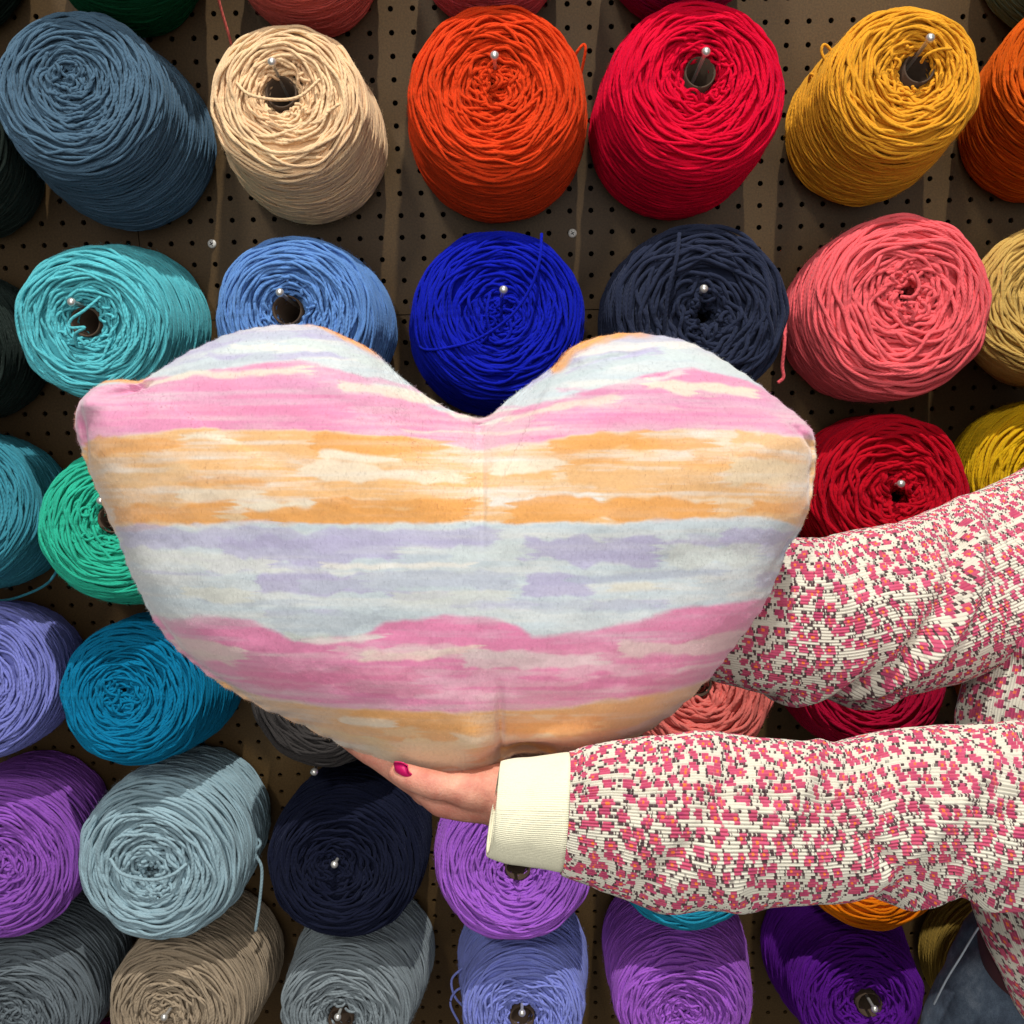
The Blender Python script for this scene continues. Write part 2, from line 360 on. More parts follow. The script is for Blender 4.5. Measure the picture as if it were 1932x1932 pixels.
    # cardboard tube
    if kind == 'tube':
        rs = [(hr+.0012, L-.05), (hr+.0012, L-fun*.8), (hr-.0004, L-fun*.8), (hr-.0004, .006)]
        m = 36; ph = np.arange(m)/m*2*PI
        V = np.array([[q*math.cos(t)+off[0]*(z/L), q*math.sin(t)+off[1]*(z/L), z] for q, z in rs for t in ph])
        mesh_obj('cardboard_tube', V, grid_faces(4, m), M_TUBE, e)
    # loose strands, given in picture points at the cone's front
    for ls in loose:
        pts = np.array([on_plane(p[0], p[1], p[2] if len(p) > 2 else yf-.004) for p in ls])
        ph4 = np.c_[pts, np.ones(len(pts))] @ Mi.T
        V, Fa, uv = tube(ph4[:, :3], yr*.9, 7, len(pts)*8); mesh_obj('loose_strand', V, Fa, mat, e, uv)
    CONES.append((e, M, L, R))
    if ball is not None:
        hook(ball, f, B, F, L, label)
    return e
def hook(ball, f, B, F, L, label):
    tip = on_plane(ball[0], ball[1], YF-.012)
    rear = B+np.array([0, -.0, .010])+np.array([ (tip-F)[0]*.35, 0, 0]); rear[1] = 0
    short = label.split(' yarn cone')[0]
    e = empty('peg_hook', rear, 'round-tipped steel peg holding up the '+short+' yarn cone', 'peg hook', 'steel pegs in the pegboard')
    t = tip-rear; P = np.array([t*0+[0, .004, 0], t*.3+[0, 0, -.001], t*.8+[0, 0, -.001], t*.99])
    V, Fa, uv = tube(P, .0020, 8, 14); mesh_obj('rod', V, Fa, M_STEEL, e, uv)
    n = 14; th = np.linspace(0, PI, 9); ph = np.arange(n)/n*2*PI
    V = np.array([[math.sin(q)*math.cos(p), math.sin(q)*math.sin(p), math.cos(q)] for q in th for p in ph])*.0045+t
    mesh_obj('ball_tip', V, grid_faces(9, n), M_STEEL, e)

C = cone
# top edge
C('dark green yarn cone cut off by the top edge', (14, 84, 50), (205, -185), 160, (250, -62), 128, kind='tangle')
C('blackish green yarn cone at the top left corner', (30, 44, 36), (-230, -200), 140, (-75, -62), 128, kind='tangle')
C('coral red yarn cone cut off by the top edge above the peach cone', (240, 112, 100), (548, -180), 158, (590, -52), 124, kind='tangle', loose=[[(405, -30, -.06), (418, 20, -.05), (434, 74, -.04), (438, 95, -.04)]])
C('rosy red yarn cone cut off by the top edge behind the orange cone', (236, 92, 98), (930, -190), 160, (925, -72), 126, kind='tangle')
C('magenta yarn cone cut off by the top edge beside the crimson cone', (160, 14, 70), (1330, -200), 160, (1268, -78), 126, kind='tangle')
C('grey green yarn cone cut off by the top right corner', (104, 124, 104), (2120, -200), 155, (2000, -85), 150, kind='tangle')
# first full row
C('large slate blue yarn cone with no open core, top left', (76, 103, 124), (138, 168), 162, (262, 288), 150, kind='tangle', hole=(113, 140), seed=11)
C('peach yarn cone with an open cardboard core', (250, 205, 160), (538, 186), 150, (592, 288), 136, (513, 117), hole=(527, 168), seed=12, loose=[[(446, 156, YF-.002), (470, 178, YF-.012), (520, 188, YF-.014), (565, 182, YF-.012), (603, 150, YF-.002)], [(500, 268), (545, 262), (590, 232), (640, 196)]])
C('bright orange yarn cone with its core wound shut', (216, 62, 22), (936, 172), 172, (940, 268), 152, (933, 105), loose=[[(1078, 120, -.10), (1090, 96, -.11), (1102, 84, -.11), (1104, 100, -.11), (1094, 150, -.10)]], kind='tangle', hole=(932, 142), seed=13)
C('crimson yarn cone with an open core, top row', (212, 6, 46), (1322, 160), 172, (1258, 272), 145, (1332, 98), hole=(1325, 128), seed=14)
C('mustard yellow yarn cone with an open core', (226, 158, 42), (1714, 148), 146, (1612, 258), 132, (1755, 72), hole=(1742, 120), seed=15, loose=[[(1795, 92), (1770, 94, YF-.012), (1748, 104, YF-.012), (1738, 118, YF-.004)], [(1600, 140, -.13), (1572, 100, -.12), (1556, 84, -.12), (1550, 98, -.12), (1562, 130, -.12), (1545, 150, -.1), (1530, 140, -.1), (1525, 165, -.08)]])
C('rust orange yarn cone cut off by the right edge', (200, 82, 14), (2045, 120), 150, (1948, 255), 134, kind='tangle', seed=16)
# second row
C('dark grey green yarn cone at the left edge below the slate blue one', (48, 58, 52), (-150, 250), 140, (-35, 335), 116, kind='tangle', yr=.0018)
C('blackish green yarn cone at the left edge beside the aqua one', (36, 46, 42), (-150, 655), 140, (-30, 655), 128, kind='tangle', yr=.0018)
C('light aqua yarn cone with an open core', (92, 190, 200), (165, 612), 146, (265, 612), 134, (135, 570), hole=(157, 607), seed=21, loose=[[(190, 560, YF), (160, 585, YF-.01), (135, 602, YF-.012), (132, 618, YF-.014), (160, 618, YF-.016), (142, 630, YF-.014), (145, 652, YF-.006)]])
C('light blue yarn cone partly behind the pillow', (98, 142, 204), (550, 594), 154, (612, 624), 136, (528, 552), hole=(538, 583), seed=22)
C('royal blue yarn cone with a strand lying across its face', (12, 24, 160), (946, 590), 166, (925, 640), 142, (950, 547), kind='tangle', hole=(945, 592), seed=23,
  loose=[[(1022, 441, YF+.004), (1018, 490, YF-.012), (1000, 545, YF-.019), (960, 600, YF-.021), (900, 640, YF-.020), (850, 655, YF-.016), (806, 660, YF-.006), (788, 650, YF+.012)], [(925, 552), (918, 590, YF-.012), (922, 630, YF-.01), (905, 650)]], boost=1.1)
C('charcoal navy yarn cone with a messy centre', (38, 44, 64), (1325, 590), 168, (1272, 615), 142, (1328, 545), kind='open', hole=(1335, 595), seed=24, yr=.0024, messy=1.4, loose=[[(1282, 440, YF+.004), (1276, 490, YF-.011), (1262, 545, YF-.012), (1255, 600, YF-.010), (1252, 640, YF-.004)]])
C('coral pink yarn cone with a frayed strand end hanging', (238, 98, 104), (1708, 572), 172, (1612, 612), 140, kind='open', hole=(1722, 545), seed=25, yr=.0023, messy=1.4,
  loose=[[(1482, 600, -.10), (1480, 650, -.12), (1476, 690, -.12), (1478, 712, -.12), (1468, 722, -.12)], [(1700, 560, YF-.004), (1722, 560, YF-.014), (1734, 540, YF-.014), (1724, 515, YF-.010), (1712, 520, YF-.004)]])
C('pale straw yellow yarn cone at the right edge', (206, 170, 92), (1992, 560), 152, (1955, 610), 122, kind='tangle', seed=26)
# third row
C('muted teal yarn cone at the left edge', (60, 138, 156), (-95, 955), 150, (5, 968), 135, kind='tangle', seed=31, yr=.0018, loose=[[(120, 1052, -.1), (90, 1100, -.1), (30, 1128, -.1), (-20, 1135, -.1)]])
C('emerald green yarn cone half hidden by the pillow', (46, 180, 148), (220, 984), 147, (275, 1010), 122, (190, 945), hole=(210, 977), seed=32)
C('deep red yarn cone right of the pillow', (184, 8, 30), (1685, 925), 146, (1615, 930), 128, (1700, 913), kind='open', hole=(1703, 938), seed=33, messy=1.4, yr=.0023)
C('bright yellow yarn cone at the right edge above the sleeve', (224, 178, 22), (2000, 905), 150, (1922, 895), 128, kind='tangle', seed=34)
# fourth row
C('lavender blue yarn cone at the left edge', (122, 128, 200), (-55, 1290), 150, (45, 1262), 120, kind='tangle', seed=41, yr=.0018)
C('teal blue yarn cone left of the pillow tip', (8, 116, 158), (240, 1312), 139, (345, 1272), 122, kind='tangle', hole=(221, 1312), seed=42)
C('dark grey yarn cone peeking out under the pillow', (58, 55, 54), (608, 1308), 142, (655, 1285), 122, kind='tangle', seed=43)
C('salmon pink yarn cone between the two sleeves', (236, 122, 112), (1325, 1288), 145, (1285, 1265), 120, hole=(1318, 1290), seed=45, yr=.0024)
C('wine red yarn cone under the far sleeve', (176, 10, 52), (1648, 1278), 142, (1592, 1268), 124, kind='tangle', hole=(1640, 1290), seed=46)
C('burnt orange yarn cone glimpsed behind the sleeves at the right', (214, 116, 30), (1985, 1285), 150, (1925, 1265), 118, kind='tangle', seed=47)
# fifth row
C('plum purple yarn cone at the left edge', (146, 84, 184), (-12, 1638), 152, (92, 1532), 122, kind='tangle', seed=51, yr=.0019)
C('pale grey blue yarn cone with a dangling strand', (152, 180, 190), (290, 1634), 160, (393, 1522), 124, kind='open', hole=(276, 1655), seed=52, yr=.0023, fun=.02,
  loose=[[(208, 1620, YF), (230, 1648, YF-.012), (285, 1660, YF-.014), (325, 1650, YF-.012), (352, 1630, YF-.002)], [(478, 1575, -.12), (492, 1590, -.13), (482, 1610, -.13), (494, 1640, -.13), (490, 1700, -.13), (482, 1756, -.13)]])
C('midnight navy yarn cone below the hand', (20, 24, 44), (645, 1636), 150, (692, 1538), 122, (631, 1631), kind='tangle', hole=(625, 1640), seed=53)
C('violet yarn cone with an open core under the cream cuff', (172, 100, 214), (972, 1632), 152, (962, 1560), 122, (978, 1617), hole=(978, 1638), seed=54)
C('cyan yarn cone showing below the near sleeve', (36, 150, 182), (1300, 1616), 143, (1265, 1562), 120, kind='tangle', seed=55)
C('tangerine yarn cone showing below the near sleeve', (240, 126, 12), (1650, 1616), 141, (1592, 1560), 120, kind='tangle', seed=56)
# bottom row
C('charcoal grey yarn cone in the bottom left corner', (104, 114, 120), (28, 1918), 140, (135, 1772), 118, kind='tangle', hole=(20, 1922), seed=61)
C('dark magenta yarn cone glimpsed at the bottom edge', (140, 20, 100), (160, 2180), 140, (255, 2020), 120, kind='tangle', seed=68)
C('taupe yarn cone at the bottom edge', (164, 147, 124), (325, 1912), 136, (425, 1775), 118, (310, 1919), kind='tangle', hole=(308, 1922), seed=62)
C('mid grey yarn cone at the bottom edge', (132, 143, 148), (647, 1915), 128, (704, 1765), 118, (637, 1919), hole=(640, 1930), seed=63)
C('periwinkle yarn cone with an open core at the bottom edge', (134, 144, 220), (988, 1915), 118, (986, 1778), 114, (985, 1911), loose=[[(890, 1815, -.10), (866, 1832, -.11), (852, 1850, -.11), (858, 1880, -.12), (880, 1905, -.12)], [(885, 1858, -.12), (860, 1870, -.12), (850, 1895, -.13), (866, 1930, -.13)]], hole=(985, 1924), seed=64)
C('lilac yarn cone at the bottom edge', (174, 98, 214), (1292, 1908), 134, (1264, 1745), 124, kind='tangle', hole=(1288, 1928), seed=65)
C('dark violet yarn cone at the bottom edge', (92, 22, 142), (1624, 1888), 124, (1560, 1768), 124, (1650, 1904), hole=(1643, 1898), seed=66)
C('olive brown yarn cone beside the jeans', (150, 122, 52), (1985, 1900), 140, (1845, 1778), 122, kind='tangle', seed=67)
# bare peg tip under the dark grey cone
hook((593, 1456), (593, 1456), on_plane(600, 1440, -.008), on_plane(593, 1440, YF), .19, 'dark grey yarn cone')

# ------------------------------------------------------------------ heart pillow
OUT = np.array([(892, 788), (850, 775), (800, 745), (752, 708), (722, 678), (692, 656), (650, 636), (608, 619), (560, 616), (500, 621), (450, 631), (400, 651), (350, 675), (312, 699), (275, 720), (235, 718), (200, 726), (168, 760), (153, 790), (158, 830), (175, 880), (195, 930), (215, 980), (235, 1022), (252, 1070), (270, 1110), (295, 1160), (330, 1210), (370, 1246), (420, 1285), (480, 1320), (560, 1356), (640, 1395), (700, 1425), (750, 1447), (800, 1462), (850, 1464), (900, 1450), (938, 1440), (970, 1420), (1010, 1417), (1080, 1416), (1140, 1406), (1200, 1385), (1260, 1345), (1320, 1290), (1362, 1240), (1400, 1190), (1440, 1130), (1466, 1072), (1480, 1035), (1505, 1000), (1520, 960), (1530, 900), (1532, 845), (1524, 812), (1500, 788), (1450, 748), (1400, 710), (1350, 677), (1300, 651), (1250, 638), (1180, 632), (1120, 641), (1072, 662), (1045, 692), (1000, 725), (960, 755), (928, 783), (908, 790)], float)
PZ = .675
def heart():
    ctr = np.array([880., 1060.])
    Oc = np.vstack([OUT, OUT[:1]]); Oc = catmull(Oc, 1400)[:-1]
    n = len(Oc); nt_ = 300
    t = np.linspace(0, 1, nt_)**.85; t[0] = 1e-3
    an = np.unwrap(np.arctan2(Oc[:, 1]-ctr[1], Oc[:, 0]-ctr[0]))
    XY = ctr[None, None]+t[:, None, None]*(Oc-ctr)[None]
    # slight roundness: pull mid rings so that the notch line stays smooth
    # distance to outline for thickness
    O2 = Oc[::6]; X = XY[::3, ::4].reshape(-1, 2)
    dm = np.sqrt(((X[:, None]-O2[None])**2).sum(-1)).min(1).reshape(XY[::3, ::4].shape[:2])
    # interpolate back
    ti = np.linspace(0, dm.shape[0]-1, nt_); tj = np.arange(n)/4.0
    i0 = np.floor(ti).astype(int).clip(0, dm.shape[0]-2); fi = (ti-i0)[:, None]; j0 = np.floor(tj).astype(int) % dm.shape[1]; j1 = (j0+1) % dm.shape[1]; fj = (tj-np.floor(tj))[None]
    D = (dm[i0][:, j0]*(1-fj)+dm[i0][:, j1]*fj)*(1-fi)+(dm[i0+1][:, j0]*(1-fj)+dm[i0+1][:, j1]*fj)*fi
    D = np.where(t[:, None] >= .9999, 0, D)
    x = XY[..., 0]; y = XY[..., 1]
    h1_ = np.sqrt(np.clip(1-(1-np.clip(D/185, 0, 1))**2, 0, 1))
    h = .062*h1_*(.62+.38*np.sqrt(np.clip(1-t[:, None]**2, 0, 1)))
    # smooth medial ridges by blending with a radial dome
    dome = .068*np.sqrt(np.clip(1-t[:, None]**2.3, 0, 1))*np.ones_like(h)
    w = np.clip(D/150, 0, 1); w = w*w*(3-2*w)
    h = h*(1-w*.75)+dome*w*.75
    g = lambda cx, cy, sx, sy, a=0: np.exp(-(((x-cx)*math.cos(a)+(y-cy)*math.sin(a))/sx)**2-((-(x-cx)*math.sin(a)+(y-cy)*math.cos(a))/sy)**2)
    fold = 0
    fold = fold-.012*g(905, 830, 22, 60)-.0025*g(915, 930, 6, 75)                    # crease below the notch
    fold = fold-.0035*g(760, 800, 120, 22, .22)-.003*g(1060, 790, 110, 20, -.25)+.002*g(720, 770, 110, 20, .25)
    fold = fold-.012*g(270, 742, 45, 10, -.35)+.010*g(205, 765, 34, 26)-.007*g(185, 830, 10, 50, .0)
    fold = fold-.020*g(985, 1400, 60, 15, -.15)-.008*g(945, 1370, 7, 70)+.008*g(900, 1390, 30, 60)+.008*g(1060, 1370, 90, 24)-.006*g(1160, 1390, 70, 10, -.3)
    fold = fold-.006*g(1490, 1010, 60, 9, -.9)-.005*g(1518, 900, 8, 60)-.006*g(1500, 830, 40, 9, .7)-.004*g(1150, 690, 120, 9, -.2)-.004*g(420, 1270, 90, 10, .6)
    fold = fold-.004*g(330, 1180, 60, 9, .9)+.0020*fbm(x/150, y/90, 3, 2)+.0005*fbm(x/40, y/30, 5, 2)
    edge = np.clip(D/14, 0, 1)
    hf = h+fold*edge
    # puckers along the seam
    pk = .0016*np.sin(np.arange(n)[None]*.22+3*vnoise(np.arange(n)/40., np.zeros(n), 9)[None])*np.exp(-D/16)*edge
    hf = hf+pk
    # ---- colours (printed watercolour stripes)
    X0 = x+9*fbm(x/60, y/40, 21)+0*x; Y0 = y
    st = fbm(x/190, y/9, 31, 5); st2 = fbm(x/120+7, y/5, 41, 4); bl = fbm(x/90, y/34, 51, 5); gr = fbm(x/3.2, y/3.2, 61, 2)
    wob = 6*fbm(x/60, y/30, 71)+3*st+1.5*fbm(x/16, y/9, 72, 2)
    cream = lin((240, 237, 228)); C_ = np.broadcast_to(cream, x.shape+(3,)).copy()
    def mix(mask, rgb):
        nonlocal C_
        C_ = C_*(1-mask[..., None])+lin(rgb)*mask[..., None]
    def sm(v, e): v = np.clip(v/e*.5+.5, 0, 1); return v*v*(3-2*v)
    def band(top, bot, rgb, op=1.0, soft=5, streak=.25, pale=None, sb=None):
        tp = np.interp(x, *zip(*top)); bt = np.interp(x, *zip(*bot))
        m_ = sm(Y0+wob-tp, soft)*sm(bt-Y0-wob, sb or soft)
        m_ = m_*np.clip(op+streak*(st*1.6+bl*.8), 0, 1)
        mix(m_, rgb)
    def stroke(x0, x1, yy, hh, rgb, op=.9, slope=0, soft=3.6):
        yc = yy+slope*(x-(x0+x1)/2)
        ii = np.nonzero((abs(Y0-yc) < hh*1.3+8) & (x > x0-30) & (x < x1+30))
        if not len(ii[0]): return
        X_, Y_ = x[ii], Y0[ii]; yc = yc[ii]+6*vnoise(X_/80, np.full(len(X_), yy*.37), 81)+2.5*vnoise(X_/22, Y_/30, 82)
        hw = hh*.5*(1+.45*vnoise(X_/34, np.full(len(X_), yy*.1), 83)+.14*vnoise(X_/12, np.full(len(X_), yy*.2), 84))
        ex = np.clip((X_-x0+16*st2[ii]+8*vnoise(Y_/4, X_*0+x0, 85))/12, 0, 1)*np.clip((x1-X_+34*st2[ii]+14*vnoise(Y_/3, X_*0+x1, 86))/22, 0, 1)
        m_ = sm(hw-abs(Y_-yc)+1.5*st2[ii], soft)*sm(ex-.35, .4)
        m_ = np.clip(m_*(op+.22*st[ii]), 0, 1)[:, None]
        C_[ii] = C_[ii]*(1-m_)+lin(rgb)*m_
    rs_ = np.random.default_rng(5)
    def scatter(ylo, yhi, n, cols, slope=0, x0=160, x1=1520, hmax=18, op=.55):
        for q in range(n):
            ln = rs_.uniform(60, 300); xs_ = rs_.uniform(x0, x1-ln*.5); stroke(xs_, xs_+ln, rs_.uniform(ylo, yhi), rs_.uniform(4, hmax), cols[rs_.integers(len(cols))], op*rs_.uniform(.6, 1.3), slope+rs_.normal(0, .025), 2.8)
    PK, PK2 = (236, 150, 190), (232, 160, 198); OR, OR2 = (242, 172, 92), (244, 192, 130); LV = (190, 186, 220); AQ = (208, 222, 228); CR = (246, 234, 210); WH = (240, 238, 230)
    flat = lambda v: [(100, v), (1600, v)]
    band(flat(560), flat(780), AQ, .85, 8, .3)
    band(flat(560), [(300, 700), (500, 655), (640, 650), (760, 700), (1000, 735), (1120, 680), (1300, 662), (1450, 700)], LV, .75, 7, .5)
    scatter(625, 700, 22, [LV, WH, (200, 214, 222), (222, 232, 230)])
    for a_ in ((450, 640, 668, 12, WH, .8, .05), (400, 690, 684, 12, LV, .8, -.02), (330, 560, 700, 12, (196, 208, 216), .8, -.1), (560, 740, 675, 16, (214, 228, 226), .8, .2), (1080, 1330, 668, 12, WH, .8, -.12), (1060, 1260, 690, 12, LV, .8, -.2), (1000, 1230, 712, 16, (200, 218, 222), .8, -.25), (1230, 1420, 690, 20, (214, 228, 228), .8, .15)):
        stroke(*a_[:6], slope=a_[6])
    band([(150, 742), (300, 722), (400, 716), (470, 706), (550, 697), (620, 703), (700, 726), (800, 768), (880, 798), (930, 806), (1000, 772), (1100, 755), (1200, 726), (1290, 706), (1400, 730), (1520, 780)],
         [(150, 850), (250, 832), (400, 822), (600, 826), (800, 838), (915, 856), (1000, 846), (1100, 830), (1300, 818), (1540, 835)], PK, .86, 4, .3)
    scatter(735, 825, 22, [PK2, (242, 170, 202), (232, 134, 180), CR], hmax=13)
    for a_ in ((280, 620, 722, 12, CR, .8, -.02), (660, 880, 752, 20, CR, .75, .08), (470, 640, 735, 14, PK2, .8, .02), (620, 830, 735, 10, PK2, .7, .12), (1200, 1420, 748, 20, CR, .85, .04), (1290, 1480, 762, 9, PK2, .8, .1), (950, 1160, 782, 12, CR, .7, -.18), (1060, 1290, 735, 9, WH, .6, -.12), (300, 700, 790, 16, (240, 140, 184), .6, .02), (1000, 1480, 800, 18, (240, 146, 192), .6, .0)):
        stroke(*a_[:6], slope=a_[6])
    band([(150, 850), (250, 832), (400, 822), (600, 826), (800, 838), (915, 856), (1000, 846), (1100, 830), (1300, 818), (1540, 835)],
         [(150, 1010), (300, 1000), (400, 985), (560, 985), (900, 982), (1100, 985), (1400, 975), (1540, 1000)], OR2, .78, 4, .55)
    scatter(850, 975, 34, [OR, OR2, CR, (236, 204, 158)])
    for a_ in ((170, 380, 850, 30, OR, .75, 0), (620, 860, 852, 26, OR, .8, .02), (1030, 1210, 846, 26, OR, .8, -.05), (1350, 1530, 842, 24, OR2, .9, .05), (380, 480, 836, 9, CR, .9, 0), (640, 780, 872, 12, CR, .9, .05), (600, 900, 900, 26, CR, .75, .02), (930, 1060, 890, 26, CR, .85, -.03), (1060, 1330, 905, 30, OR2, .8, 0), (1340, 1530, 892, 46, (238, 212, 172), .85, .02),
               (230, 420, 905, 24, (240, 196, 140), .8, .02), (480, 760, 950, 14, CR, .9, -.02), (920, 1130, 945, 18, WH, .9, -.03), (240, 480, 968, 30, OR, .9, -.05), (500, 900, 968, 26, OR, .95, -.02), (620, 920, 950, 18, OR, .9, -.01), (955, 1330, 962, 34, OR, .9, -.02), (1380, 1520, 958, 26, OR, .95, .03), (1180, 1400, 985, 12, (216, 218, 224), .8, -.05), (410, 560, 990, 16, (222, 220, 226), .8, -.05)):
        stroke(*a_[:6], slope=a_[6])
    band([(150, 1010), (300, 1000), (400, 990), (560, 988), (900, 985), (1100, 988), (1400, 978), (1540, 1000)], flat(1200), AQ, .85, 4, .35)
    scatter(1000, 1150, 36, [LV, WH, (200, 214, 222), (222, 230, 226), (188, 200, 214)])
    for a_ in ((240, 960, 1012, 34, LV, .7, 0), (460, 780, 1030, 40, LV, .75, 0), (980, 1230, 1030, 44, LV, .85, 0), (1330, 1500, 1010, 30, LV, .8, .04), (640, 900, 1055, 8, WH, .9, .0), (250, 560, 1050, 24, (222, 226, 220), .8, .05), (860, 1000, 1035, 26, (214, 226, 226), .8, 0), (520, 720, 1090, 34, LV, .85, .0), (600, 980, 1085, 26, (196, 204, 220), .7, -.03),
               (1230, 1420, 1040, 30, (222, 230, 224), .8, 0), (980, 1120, 1090, 34, LV, .85, 0), (1060, 1340, 1075, 14, (186, 196, 214), .75, -.03), (1130, 1240, 1095, 16, (228, 226, 210), .8, 0), (1400, 1490, 1085, 26, LV, .6, 0), (380, 520, 1110, 20, (226, 228, 216), .8, 0), (760, 960, 1110, 20, (220, 226, 220), .7, 0), (540, 760, 1150, 34, (190, 202, 212), .6, 0), (1000, 1240, 1130, 24, (192, 204, 214), .6, 0), (560, 700, 1183, 14, (214, 222, 214), .8, 0)):
        stroke(*a_[:6], slope=a_[6])
    band([(150, 1150), (310, 1158), (450, 1148), (520, 1156), (590, 1190), (700, 1180), (750, 1158), (850, 1142), (950, 1148), (1000, 1178), (1090, 1172), (1180, 1152), (1250, 1136), (1480, 1118)],
         [(250, 1250), (430, 1278), (500, 1296), (620, 1308), (850, 1314), (1000, 1312), (1100, 1300), (1250, 1286), (1480, 1255)], (238, 140, 184), .9, 6, .3)
    scatter(1195, 1300, 28, [(236, 156, 188), (244, 188, 206), (222, 120, 168), (238, 220, 216)], hmax=16)
    for a_ in ((340, 500, 1212, 26, (236, 214, 206), .8, .1), (380, 480, 1232, 16, (230, 206, 198), .8, .05), (700, 920, 1208, 14, CR, .55, -.05), (880, 1130, 1222, 26, (232, 212, 212), .75, .02), (600, 760, 1185, 9, WH, .7, -.05), (1150, 1400, 1202, 26, (236, 212, 206), .75, -.02), (1040, 1200, 1240, 12, (240, 190, 206), .7, 0), (780, 1000, 1250, 12, (244, 190, 210), .6, -.03), (480, 820, 1262, 40, (234, 126, 168), .5, 0), (1160, 1360, 1262, 30, (230, 132, 172), .5, -.1)):
        stroke(*a_[:6], slope=a_[6])
    band([(250, 1250), (430, 1278), (500, 1296), (620, 1308), (850, 1314), (1000, 1312), (1100, 1300), (1250, 1286), (1480, 1255)], flat(1600), (240, 182, 120), .97, 6, .3)
    scatter(1330, 1450, 16, [OR, (240, 206, 158), CR], x0=500, x1=1300)
    for a_ in ((680, 900, 1332, 30, OR, .6, 0), (700, 900, 1395, 60, (238, 212, 168), .8, 0), (940, 1130, 1345, 40, (238, 160, 88), .6, -.02), (560, 760, 1370, 20, (240, 200, 140), .7, .1), (780, 860, 1455, 16, OR, .9, 0), (660, 760, 1335, 16, CR, .7, .05), (1000, 1240, 1370, 26, (244, 170, 120), .6, -.15), (1150, 1300, 1345, 16, (236, 190, 170), .7, -.3)):
        stroke(*a_[:6], slope=a_[6])
    # back print turning over the rim at the lobes and at the left corner
    rim = lambda px, w_: np.clip(1-D/px+.25*vnoise(x/20, y/20, 5), 0, 1)*w_
    mL = sm(x-590, 30)*sm(712-x, 30)*(y < 720); mR = sm(x-1040, 8)*sm(1205-x, 60)*(y < 720); mC = sm(285-x, 12)*sm(y-700, 8)*sm(835-y, 50)
    mix(sm(rim(14, 1)*mL-.3, .3), (246, 176, 110)); mix(sm(rim(24, 1)*mR-.3, .3), (246, 176, 96)); mix(sm(rim(12, 1)*mC-.25, .3), (244, 180, 110))
    C_ = C_*(1+.07*gr[..., None]); C_ = np.clip(C_*.79, 0, .93)
    # ---- points
    P = np.empty(x.shape+(3,))
    base = np.stack([(x-966)/W*PZ, -(y-966)/W*PZ, -PZ*np.ones_like(x)], -1)
    ft = base.copy(); ft[..., 2] += hf
    # a little lean: top further back
    bkp = base[::6, ::2].copy(); bkp[..., 2] -= .055*(h/h.max())[::6, ::2]
    Vf = ft.reshape(-1, 3) @ R3.T + C3; Vb = bkp.reshape(-1, 3) @ R3.T + C3
    loc = at(900, 1450, PZ)
    e = empty('heart_pillow', loc, 'big plush heart pillow with pink, orange and lavender watercolour stripes', 'pillow')
    # rows = rings, cols = around
    m, nt2, b = new_mat('fleece_print'); L = nt2.links
    at_ = nd(nt2, 'ShaderNodeAttribute', attribute_name='print'); L.new(at_.outputs['Color'], b.inputs['Base Color'])
    tc = nd(nt2, 'ShaderNodeTexCoord'); mp = nd(nt2, 'ShaderNodeMapping'); mp.inputs['Rotation'].default_value = (0, .7, 0); mp.inputs['Scale'].default_value = (1, 1, .35)
    n1 = nd(nt2, 'ShaderNodeTexNoise', i_Scale=650.0, i_Detail=4.0, i_Roughness=.65); L.new(tc.outputs['Object'], mp.inputs[0]); L.new(mp.outputs[0], n1.inputs['Vector'])
    n2 = nd(nt2, 'ShaderNodeTexNoise', i_Scale=300.0, i_Detail=3.0); L.new(tc.outputs['Object'], n2.inputs['Vector'])
    ad = nd(nt2, 'ShaderNodeMath', operation='ADD'); L.new(n1.outputs['Fac'], ad.inputs[0]); L.new(n2.outputs['Fac'], ad.inputs[1])
    bp = nd(nt2, 'ShaderNodeBump', i_Strength=.35, i_Distance=.0007); L.new(ad.outputs[0], bp.inputs['Height']); L.new(bp.outputs[0], b.inputs['Normal'])
    b.inputs['Roughness'].default_value = .95; b.inputs['Specular IOR Level'].default_value = .1
    b.inputs['Sheen Weight'].default_value = .5; b.inputs['Sheen Roughness'].default_value = .6
    mesh_obj('front_cover', Vf-loc, grid_faces(nt_, n)[:, ::-1], m, e, col=np.concatenate([C_.reshape(-1, 3), np.ones((nt_*n, 1))], 1))
    # short pile standing off the cloth, densest at the rim where it shows against the background
    G = Vf.reshape(nt_, n, 3); du = np.gradient(G, axis=1); dv = np.gradient(G, axis=0); NN = unit(np.cross(dv, du)); NN = NN*np.sign((NN*(C3-G)).sum(-1, keepdims=True))
    rp = np.random.default_rng(3); nf = 46000
    wgt = np.concatenate([np.repeat(np.linspace(0, 1, nt_), 1)]); ii = rp.choice(nt_, nf, p=wgt/wgt.sum()); jj = rp.integers(0, n, nf)
    ne = 9000; ii[:ne] = nt_-1-rp.integers(0, 3, ne)
    p0 = G[ii, jj]-loc; nn_ = unit(NN[ii, jj]+.9*unit(dv[ii, jj])*(ii >= nt_-3)[:, None]); tt_ = unit(du[ii, jj]+rp.normal(0, .6, (nf, 3))*np.linalg.norm(du[ii, jj], axis=-1, keepdims=True))
    fa = Acc(); fuzz(fa, rp, p0, nn_, tt_, .0016, .00006)
    cf = np.repeat(np.clip(C_[ii, jj]*rp.uniform(.95, 1.2, (nf, 1)), 0, .95), 9, axis=0)
    po = mesh_obj('pile', np.vstack(fa.V), fa.F, m, e, col=np.concatenate([cf, np.ones((len(cf), 1))], 1))
    cb = np.concatenate([np.clip(C_[::6, ::2], 0, 1).reshape(-1, 3), np.ones((bkp.shape[0]*bkp.shape[1], 1))], 1)
    Vb2 = Vb.reshape(bkp.shape); Vb2[-1] = (ft[-1, ::2] @ R3.T + C3)
